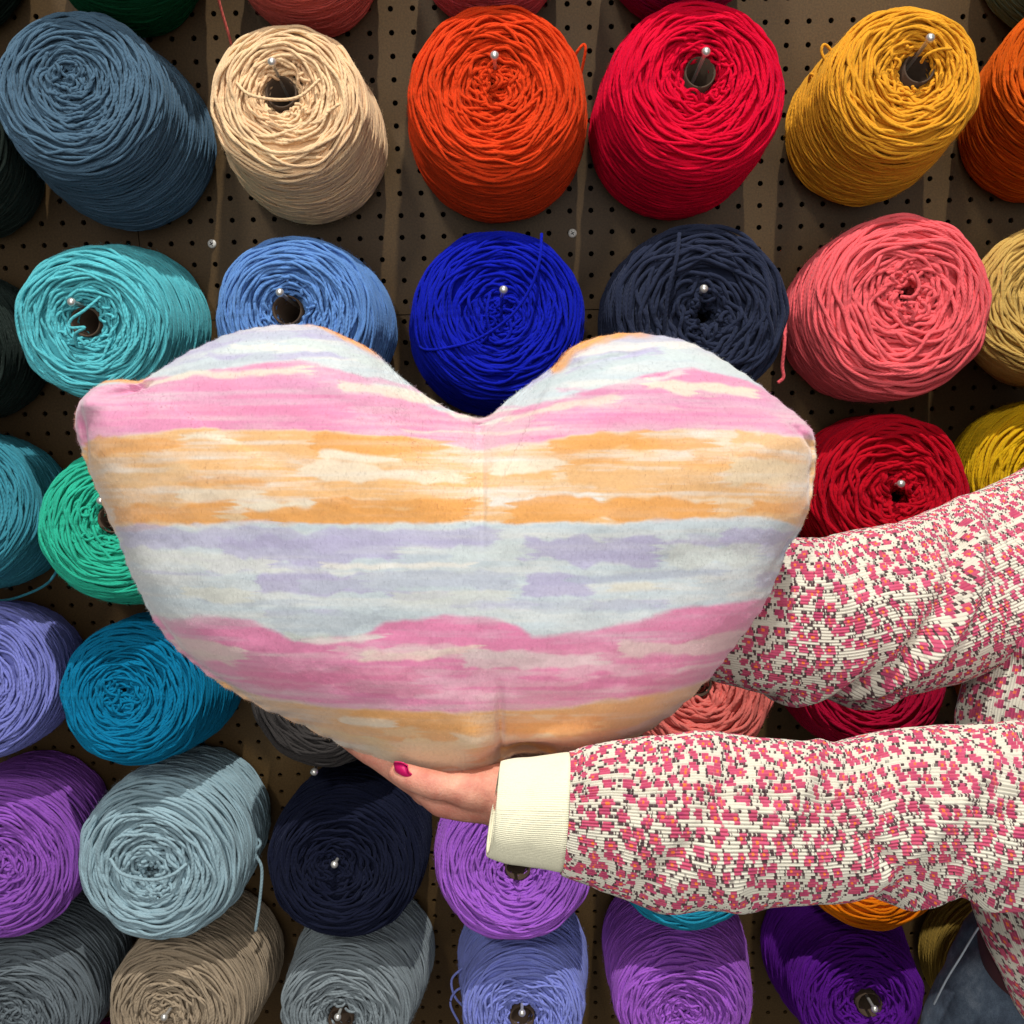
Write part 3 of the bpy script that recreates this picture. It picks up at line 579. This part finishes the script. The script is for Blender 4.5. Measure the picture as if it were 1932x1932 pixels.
    mesh_obj('back_cover', Vb2.reshape(-1, 3)-loc, grid_faces(bkp.shape[0], bkp.shape[1]), m, e, col=cb)
heart()

# ------------------------------------------------------------------ person
def knit_mat():
    m, nt, b = new_mat('patterned_knit'); L = nt.links
    tc = nd(nt, 'ShaderNodeTexCoord'); sp = nd(nt, 'ShaderNodeSeparateXYZ'); L.new(tc.outputs['UV'], sp.inputs[0])
    RIB = .0023
    q = nd(nt, 'ShaderNodeMath', operation='DIVIDE'); q.inputs[1].default_value = RIB; L.new(sp.outputs[1], q.inputs[0])
    fl = nd(nt, 'ShaderNodeMath', operation='FLOOR'); L.new(q.outputs[0], fl.inputs[0])
    mu = nd(nt, 'ShaderNodeMath', operation='MULTIPLY'); mu.inputs[1].default_value = RIB; L.new(fl.outputs[0], mu.inputs[0])
    wn = nd(nt, 'ShaderNodeTexWhiteNoise', noise_dimensions='1D'); L.new(fl.outputs[0], wn.inputs['W'])
    ju = nd(nt, 'ShaderNodeMath', operation='MULTIPLY_ADD'); ju.inputs[1].default_value = .0017; L.new(wn.outputs['Value'], ju.inputs[0]); L.new(sp.outputs[0], ju.inputs[2])
    cb = nd(nt, 'ShaderNodeCombineXYZ'); L.new(ju.outputs[0], cb.inputs[0]); L.new(mu.outputs[0], cb.inputs[1])
    # small wobble
    nz = nd(nt, 'ShaderNodeTexNoise', i_Scale=160.0, i_Detail=2.0); L.new(cb.outputs[0], nz.inputs['Vector'])
    va = nd(nt, 'ShaderNodeVectorMath', operation='MULTIPLY_ADD'); va.inputs[1].default_value = (.004, .004, 0); L.new(nz.outputs['Color'], va.inputs[0]); L.new(cb.outputs[0], va.inputs[2])
    def voro(scale, rnd, off=(0, 0, 0), feature='F1'):
        mp = nd(nt, 'ShaderNodeMapping'); mp.inputs['Location'].default_value = off; mp.inputs['Scale'].default_value = scale
        L.new(va.outputs[0], mp.inputs[0]); v = nd(nt, 'ShaderNodeTexVoronoi', voronoi_dimensions='2D', feature=feature); v.inputs['Scale'].default_value = 1; v.inputs['Randomness'].default_value = rnd
        L.new(mp.outputs[0], v.inputs['Vector']); return v
    v1 = voro((134, 94, 1), .62); v2 = voro((400, 330, 1), .9, (3.3, 1.7, 0))
    def lt(src, th, soft=.04):
        r = nd(nt, 'ShaderNodeMapRange', interpolation_type='SMOOTHSTEP'); r.inputs[1].default_value = th+soft; r.inputs[2].default_value = th-soft; L.new(src, r.inputs[0]); return r.outputs[0]
    def mixc(fac, a, bcol):
        x = nd(nt, 'ShaderNodeMix', data_type='RGBA'); L.new(fac, x.inputs[0])
        if isinstance(a, tuple): x.inputs[6].default_value = (*a, 1)
        else: L.new(a, x.inputs[6])
        if isinstance(bcol, tuple): x.inputs[7].default_value = (*bcol, 1)
        else: L.new(bcol, x.inputs[7])
        return x.outputs[2]
    def mul(a, c):
        x = nd(nt, 'ShaderNodeMath', operation='MULTIPLY'); L.new(a, x.inputs[0]); L.new(c, x.inputs[1]); return x.outputs[0]
    cream = tuple(lin((216, 211, 194))); dark = tuple(lin((80, 60, 62)))
    # dark dabs in the ring round each flower
    dabs = lt(v2.outputs['Distance'], .42, .05); ring = lt(v1.outputs['Distance'], .62, .03)
    sel = nd(nt, 'ShaderNodeSeparateXYZ'); L.new(v2.outputs['Color'], sel.inputs[0]); pick = lt(sel.outputs[0], .60, .02)
    c = mixc(mul(mul(dabs, ring), pick), cream, dark)
    # petals vary between rose, coral and magenta
    s1 = nd(nt, 'ShaderNodeSeparateXYZ'); L.new(v1.outputs['Color'], s1.inputs[0])
    pr = ramp(nt, [(0, tuple(lin((206, 92, 130)))), (.5, tuple(lin((196, 80, 108)))), (1, tuple(lin((158, 50, 98))))]); hm = nd(nt, 'ShaderNodeMath', operation='MULTIPLY_ADD'); hm.inputs[1].default_value = .45; L.new(wn.outputs['Value'], hm.inputs[0]); L.new(nz.outputs['Fac'], hm.inputs[2]); hs = nd(nt, 'ShaderNodeMath', operation='SUBTRACT'); hs.inputs[1].default_value = .22; L.new(hm.outputs[0], hs.inputs[0]); L.new(hs.outputs[0], pr.inputs[0])
    c = mixc(lt(v1.outputs['Distance'], .36, .03), c, pr.outputs[0])
    c = mixc(mul(lt(v1.outputs['Distance'], .11, .03), lt(s1.outputs[1], .6, .02)), c, tuple(lin((246, 130, 60))))
    L.new(c, b.inputs['Base Color'])
    b.inputs['Roughness'].default_value = .85; b.inputs['Specular IOR Level'].default_value = .2; b.inputs['Sheen Weight'].default_value = .2
    n3 = nd(nt, 'ShaderNodeTexNoise', i_Scale=1200.0, i_Detail=2.0); L.new(tc.outputs['Object'], n3.inputs['Vector'])
    bp = nd(nt, 'ShaderNodeBump', i_Strength=.4, i_Distance=.0005); L.new(n3.outputs['Fac'], bp.inputs['Height']); L.new(bp.outputs[0], b.inputs['Normal'])
    return m
M_KNIT = knit_mat()
M_CUFF = plain('cream_rib_knit', (232, 228, 200), .85, spec=.2, bump=.3, bscale=900, var=.04)
RIB = .0023
def loft(rings, n_len, n_rnd, disp=None, rib=None, rib_amp=.0009, capend=False, v0=0.0):
    """rings: (px,py,Z,r_px,depth_ratio)"""
    cs = np.array([at(*r_[:3]) for r_ in rings]); ra = np.array([r_[3]/W*r_[2] for r_ in rings]); rb = ra*np.array([r_[4] for r_ in rings])
    Cn = catmull(cs, n_len); RA = catmull(np.stack([ra, rb, ra*0], 1), n_len)
    T = unit(np.gradient(Cn, axis=0)); V_ = unit(Cn-C3); A = unit(np.cross(T, V_)); B = np.cross(A, T)
    ph = np.arange(n_rnd+1)/n_rnd*2*PI
    s = np.concatenate([[0], np.cumsum(np.linalg.norm(np.diff(Cn, axis=0), axis=1))])
    rm = RA[:, 0].mean(); nr = round(2*PI*rm/RIB) if rib is None else rib
    nv = unit(A[:, None]*np.cos(ph)[None, :, None]/np.maximum(RA[:, None, 0:1], .01)+B[:, None]*np.sin(ph)[None, :, None]/np.maximum(RA[:, None, 1:2], .01))
    P = Cn[:, None]+A[:, None]*(RA[:, 0:1]*np.cos(ph)[None])[..., None]+B[:, None]*(RA[:, 1:2]*np.sin(ph)[None])[..., None]
    Sg, Pg = np.meshgrid(s, ph, indexing='ij')
    d = np.zeros_like(Sg)
    if disp: d = d+disp(Sg, Pg)
    pf = np.linspace(0, 2*PI, 2001); al = np.concatenate([[0], np.cumsum(np.hypot(RA[:, 0].mean()*np.diff(np.cos(pf)), RA[:, 1].mean()*np.diff(np.sin(pf))))])
    if rib is None: nr = round(al[-1]/RIB)
    fr = np.interp(Pg, pf, al/al[-1])
    if rib_amp: d = d+rib_amp*(np.abs(np.sin(fr*PI*nr))**.6*2-1)
    P = P+nv*d[..., None]
    uv = np.stack([Sg, v0+fr*nr*RIB], -1)

    return P, uv, Cn, T
def wrap(s, c, w): return np.exp(-((s-c)/w)**2)
def folds(lst, noise=.003, seed=1):
    def f(s, p):
        d = noise*fbm(s*18, np.cos(p)*1.3+np.sin(p)*.9+3, seed)
        for (s0, p0, ws, wp, tilt, amp) in lst:
            dp = (p-p0+PI) % (2*PI)-PI
            d = d+1.35*amp*np.exp(-((s-s0-tilt*dp)/ws)**2)*np.exp(-(dp/wp)**2)
        return d
    return f
pe = empty('person', at(2100, 1932, .85), 'person at the right edge in a patterned knit jacket holding up the heart pillow', 'person')
pl = np.array(pe.location)
def padd(a, P, uv):
    n, m = P.shape[:2]; a.add(P.reshape(-1, 3)-pl, grid_faces(n, m, wrap_m=False), uv.reshape(-1, 2))
ja = Acc()
# phi=0 points along A = T x V
near = [(1066, 1532, .600, 106, .95), (1090, 1534, .600, 114, .95), (1150, 1536, .600, 134, .95), (1230, 1542, .602, 152, .92), (1320, 1545, .606, 158, .9), (1420, 1548, .610, 150, .92), (1520, 1551, .615, 141, .95), (1600, 1548, .620, 139, .95), (1690, 1536, .625, 150, .95), (1790, 1534, .630, 158, .95), (1900, 1540, .634, 166, .95), (2010, 1530, .642, 180, .95), (2130, 1470, .66, 190, .95), (2210, 1340, .69, 190, .95), (2260, 1150, .72, 190, .95), (2300, 900, .75, 195, .95), (2330, 650, .79, 200, .95)]
fl = [(.07, 4.7, .010, 1.0, .03, -.004), (.095, 3.6, .010, .8, -.03, .003), (.13, 5.2, .008, .9, .03, .0035), (.165, 4.4, .008, .7, -.04, -.004), (.18, 3.3, .010, .6, .02, -.004), (.205, 3.1, .010, .7, .03, .005), (.225, 4.9, .008, .9, .05, .003), (.06, 3.1, .012, .6, 0, .003), (.24, 3.4, .010, .7, -.03, -.004), (.265, 5.0, .012, .9, .05, -.004), (.29, 4.0, .012, .9, .05, .005), (.10, 1.8, .01, .8, .03, -.003), (.03, 4.7, .006, .9, .01, -.002), (.31, 4.6, .012, .9, -.06, -.005), (.34, 4.6, .012, .9, .03, .005)]
P, uv, Cn, T = loft(near, 420, 760, folds(fl, .004, 4)); padd(ja, P, uv)
far = [(1230, 1130, .79, 90, .9), (1330, 1150, .78, 120, .9), (1400, 1158, .77, 135, .9), (1480, 1165, .765, 148, .9), (1560, 1168, .765, 152, .9), (1640, 1154, .77, 158, .9), (1720, 1140, .778, 158, .9), (1800, 1114, .79, 156, .85), (1880, 1082, .805, 154, .8), (1960, 1048, .82, 156, .8), (2060, 1000, .835, 165, .75), (2180, 920, .85, 180, .75), (2300, 820, .86, 195, .75)]
ff = [(.10, 3.0, .008, .9, .03, .006), (.125, 3.2, .008, .8, .02, -.006), (.15, 3.1, .010, .7, .03, .006), (.165, 4.2, .010, 1.0, .05, -.005), (.19, 4.3, .008, 1.1, .06, .005), (.205, 4.8, .012, .9, .04, -.004), (.225, 5.0, .012, .9, .05, .004), (.25, 4.6, .012, .9, -.04, -.003), (.28, 4.8, .012, .9, .04, .004), (.12, 5.2, .008, .9, -.03, .003)]
P, uv, _, _ = loft(far, 330, 700, folds(ff, .004, 8), v0=.4); padd(ja, P, uv)
torso = [(2414, 560, .82, 330, .5), (2364, 800, .80, 330, .5), (2324, 960, .77, 332, .5), (2296, 1070, .75, 338, .5), (2259, 1200, .74, 350, .5), (2224, 1320, .735, 362, .5), (2199, 1430, .73, 368, .5), (2184, 1540, .73, 366, .5), (2184, 1620, .73, 356, .5), (2199, 1710, .73, 340, .5), (2234, 1800, .73, 322, .5), (2279, 1890, .735, 305, .5), (2334, 1990, .74, 300, .5), (2374, 2120, .74, 310, .5)]
tf = [(.30, 4.2, .012, .7, .05, .008), (.33, 4.5, .012, .8, .06, -.008), (.36, 4.2, .012, .8, .05, .006)]
P, uv, _, _ = loft(torso, 300, 900, folds(tf, .006, 12), v0=.9); padd(ja, P, uv[..., ::1])
jacket = ja.obj('jacket', M_KNIT, pe); jacket['label'] = 'cream ribbed knit jacket with pink and red flecks'
# cuffs
ca = Acc()
cuff = [(932, 1528, .6045, 80, .95), (940, 1529, .6045, 88, .95), (966, 1530, .604, 95, .95), (1000, 1531, .604, 99, .95), (1035, 1532, .6035, 104, .95), (1070, 1533, .603, 109, .95), (1090, 1533, .6025, 105, .9)]
cf = folds([(.03, 4.9, .012, .9, .02, .0015)], .0012, 6)
P, uv, _, _ = loft(cuff, 60, 900, cf, rib=160, rib_amp=.00022); n, m = P.shape[:2]
ctr = P.mean(1, keepdims=True)
inn = ctr+(P-ctr)*.94; P2 = np.concatenate([inn[:14][::-1], P], 0); uv2 = np.concatenate([uv[:14][::-1], uv], 0)
ca.add(P2.reshape(-1, 3)-pl, grid_faces(len(P2), m, wrap_m=False), uv2.reshape(-1, 2))
co = ca.obj('cuff', M_CUFF, jacket)

# body: hands, arms and trunk as one continuous skin surface
def capsule(a, p0, p1, r0, r1, n=16):
    p0 = np.asarray(p0); p1 = np.asarray(p1); ax = unit(p1-p0); u = unit(np.cross(ax, [.31, .2, .93])); w = np.cross(ax, u)
    rings = [(p0-ax*r0*math.cos(q), r0*math.sin(q)) for q in (0.001, .4, .8, 1.2)]+[(p0, r0), (p1, r1)]+[(p1+ax*r1*math.cos(q), r1*math.sin(q)) for q in (1.2, .8, .4, .001)]
    ph = np.arange(n)/n*2*PI
    V = np.array([c+rr*(math.cos(t)*u+math.sin(t)*w) for c, rr in rings for t in ph])
    a.add(V-pl, grid_faces(len(rings), n))
ba = Acc(); mm = .001
def chain(pts):
    for (a_, b_) in zip(pts[:-1], pts[1:]):
        capsule(ba, at(*a_[:3]), at(*b_[:3]), a_[3]*mm, b_[3]*mm)
chain([(2330, 650, .79, 50), (2240, 1200, .715, 42), (2040, 1520, .65, 40), (1600, 1545, .625, 36), (1300, 1540, .615, 30), (1080, 1520, .630, 24), (950, 1502, .648, 21)])
chain([(960, 1500, .650, 20), (900, 1497, .655, 17), (838, 1494, .656, 15)])
chain([(960, 1496, .662, 20), (880, 1492, .668, 17), (810, 1482, .668, 14)])
chain([(960, 1492, .672, 18), (860, 1490, .682, 14), (795, 1476, .688, 12)])
chain([(960, 1486, .676, 16), (860, 1482, .694, 12), (805, 1468, .704, 10)])
chain([(845, 1500, .652, 14), (795, 1474, .654, 11.5), (772, 1462, .656, 10.6), (716, 1427, .664, 9.0), (700, 1416, .667, 9.6), (655, 1386, .680, 8.6), (610, 1340, .698, 8)])
chain([(950, 1512, .646, 15), (880, 1512, .646, 13), (836, 1506, .648, 12.2), (800, 1484, .650, 10)])
chain([(810, 1480, .668, 13), (775, 1456, .674, 11), (692, 1408, .690, 9.8), (622, 1356, .706, 8.8), (585, 1306, .722, 7.8)])
chain([(800, 1476, .690, 12), (765, 1452, .694, 10), (692, 1406, .710, 9), (630, 1356, .724, 8), (600, 1312, .736, 7)])
chain([(805, 1468, .704, 10), (775, 1446, .710, 9), (716, 1408, .722, 8), (670, 1368, .734, 7), (650, 1336, .742, 6.5)])
chain([(950, 1496, .646, 17), (886, 1492, .636, 12), (846, 1486, .631, 8.6), (822, 1482, .630, 9.2), (786, 1471, .631, 8.2), (764, 1463, .633, 7.6), (752, 1459, .635, 6.6)])    # thumb
# far arm and the hand spread on the back of the pillow
chain([(2300, 820, .86, 50), (2060, 1000, .835, 42), (1880, 1082, .805, 34), (1720, 1140, .779, 32), (1560, 1165, .766, 30), (1400, 1155, .770, 27), (1300, 1140, .775, 22), (1230, 1120, .775, 20)])
chain([(1300, 1130, .765, 20), (1210, 1095, .770, 15)]); chain([(1300, 1140, .765, 20), (1205, 1130, .770, 15)]); chain([(1300, 1150, .765, 20), (1215, 1165, .770, 14)])
for dy, ln in ((-55, .92), (-18, 1.0), (20, .95), (52, .8)):
    chain([(1215, 1130+dy*.7, .770, 11), (1215-80*ln, 1130+dy*1.1, .772, 9), (1215-140*ln, 1130+dy*1.3, .768, 8), (1215-185*ln, 1130+dy*1.4, .762, 7)])
chain([(1290, 1100, .765, 15), (1240, 1030, .768, 11), (1205, 985, .765, 9)])
chain([(2330, 650, .80, 60), (2300, 820, .86, 60), (2300, 1000, .80, 85), (2300, 1400, .78, 90), (2330, 1900, .78, 100)])
def skin_mat():
    m, nt, b = new_mat('skin'); L = nt.links
    tc = nd(nt, 'ShaderNodeTexCoord'); n1 = nd(nt, 'ShaderNodeTexNoise', i_Scale=70.0, i_Detail=6.0, i_Roughness=.65); L.new(tc.outputs['Object'], n1.inputs['Vector'])
    r = ramp(nt, [(.3, tuple(lin((196, 118, 100)))), (.7, tuple(lin((230, 168, 142))))]); L.new(n1.outputs['Fac'], r.inputs[0]); L.new(r.outputs[0], b.inputs['Base Color'])
    n2 = nd(nt, 'ShaderNodeTexNoise', i_Scale=700.0, i_Detail=4.0); L.new(tc.outputs['Object'], n2.inputs['Vector'])
    bp = nd(nt, 'ShaderNodeBump', i_Strength=.5, i_Distance=.0008); L.new(n2.outputs['Fac'], bp.inputs['Height']); L.new(bp.outputs[0], b.inputs['Normal'])
    b.inputs['Roughness'].default_value = .62; b.inputs['Subsurface Weight'].default_value = .15; b.inputs['Subsurface Radius'].default_value = (.006, .002, .001); b.inputs['Subsurface Scale'].default_value = 1
    return m
body = ba.obj('body', skin_mat(), pe)
rm_ = body.modifiers.new('remesh', 'REMESH'); rm_.mode = 'VOXEL'; rm_.voxel_size = .0017; rm_.use_smooth_shade = True
sm_ = body.modifiers.new('smooth', 'SMOOTH'); sm_.factor = .6; sm_.iterations = 6
# painted thumb nail
nail_c = at(757, 1460, .6250); V = []; F = []
na, nb = 9, 7
tx = R3 @ unit(np.array([-.62, -.05, -.35])); ty = R3 @ unit(np.array([.55, -.75, -.1])); tz = unit(np.cross(tx, ty)); tz = tz if np.dot(tz, C3-nail_c) > 0 else -tz
for i in range(na):
    for j in range(nb):
        a_ = (i/(na-1)*2-1); b_ = (j/(nb-1)*2-1)
        w_ = math.sqrt(max(0, 1-abs(a_)**3*.75))
        V.append(nail_c+tx*a_*.0048+ty*b_*.0070*w_-tz*(.0024*b_*b_+.0012*a_*a_))
V = np.array(V); V = np.vstack([V, V-tz*.0012])
F = [grid_faces(na, nb, False), grid_faces(na, nb, False, off=na*nb)[:, ::-1]]
bd = [(i, i+1) for i in range(nb-1)]+[(na*nb-nb+i+1, na*nb-nb+i) for i in range(nb-1)]+[((i+1)*nb, i*nb) for i in range(na-1)]+[(i*nb+nb-1, (i+1)*nb+nb-1) for i in range(na-1)]
F.append(np.array([[a_, b_, b_+na*nb, a_+na*nb] for a_, b_ in bd]))
no = mesh_obj('fingernail', V-pl, F, plain('magenta_polish', (206, 22, 100), .35, spec=.45, var=.04), body); no['label'] = 'glossy magenta painted thumb nail'
# jeans
def denim():
    m, nt, b = new_mat('denim'); L = nt.links
    tc = nd(nt, 'ShaderNodeTexCoord'); n1 = nd(nt, 'ShaderNodeTexNoise', i_Scale=22.0, i_Detail=6.0, i_Roughness=.7); L.new(tc.outputs['Object'], n1.inputs['Vector'])
    r = ramp(nt, [(.3, tuple(lin((30, 38, 54)))), (.52, tuple(lin((80, 94, 110)))), (.75, tuple(lin((140, 152, 164))))]); L.new(n1.outputs['Fac'], r.inputs[0])
    w = nd(nt, 'ShaderNodeTexNoise', i_Scale=1400.0, i_Detail=2.0); L.new(tc.outputs['Object'], w.inputs['Vector'])
    mx = nd(nt, 'ShaderNodeMix', data_type='RGBA', blend_type='OVERLAY'); mx.inputs[0].default_value = .6; L.new(r.outputs[0], mx.inputs[6]); L.new(w.outputs['Fac'], mx.inputs[7]); L.new(mx.outputs[2], b.inputs['Base Color'])
    bp = nd(nt, 'ShaderNodeBump', i_Strength=.5, i_Distance=.0008); L.new(w.outputs['Fac'], bp.inputs['Height']); L.new(bp.outputs[0], b.inputs['Normal'])
    b.inputs['Roughness'].default_value = .9; return m
M_DEN = denim()
hip = [(2090, 1715, .80, 205, .7), (2075, 1800, .80, 220, .7), (2052, 1900, .80, 250, .7), (2040, 2000, .80, 277, .7), (2035, 2150, .80, 285, .7), (2040, 2350, .80, 265, .7)]
P, uv, _, _ = loft(hip, 90, 140, folds([(.02, 4.0, .01, .6, .05, .005), (.05, 3.8, .01, .6, -.05, -.004)], .006, 15), rib_amp=0)
jn = Acc(); padd(jn, P, uv); jeans = jn.obj('jeans', M_DEN, pe)
sh = Acc(); P, uv, _, _ = loft([(2120, 1640, .765, 250, .55), (2120, 1740, .765, 256, .55), (2128, 1800, .765, 258, .55), (2140, 1850, .765, 244, .55), (2150, 1880, .77, 220, .5)], 60, 160, folds([(.02, 3.6, .01, .7, .05, .004)], .004, 19), rib_amp=0)
padd(sh, P, uv); so = sh.obj('shirt', plain('maroon_jersey', (74, 34, 38), .9, bump=.3, bscale=900), pe)
seam = [at(1762, 1895, .765), at(1786, 1848, .762), at(1812, 1806, .760), at(1832, 1772, .762), at(1846, 1750, .764)]
V, F, uv = tube(np.array(seam)-pl, .0008, 6, 40); mesh_obj('seam', V, F, plain('pale_thread', (140, 148, 156), .9, bump=.4), jeans, uv)

# ------------------------------------------------------------------ render settings
S.render.engine = 'CYCLES'
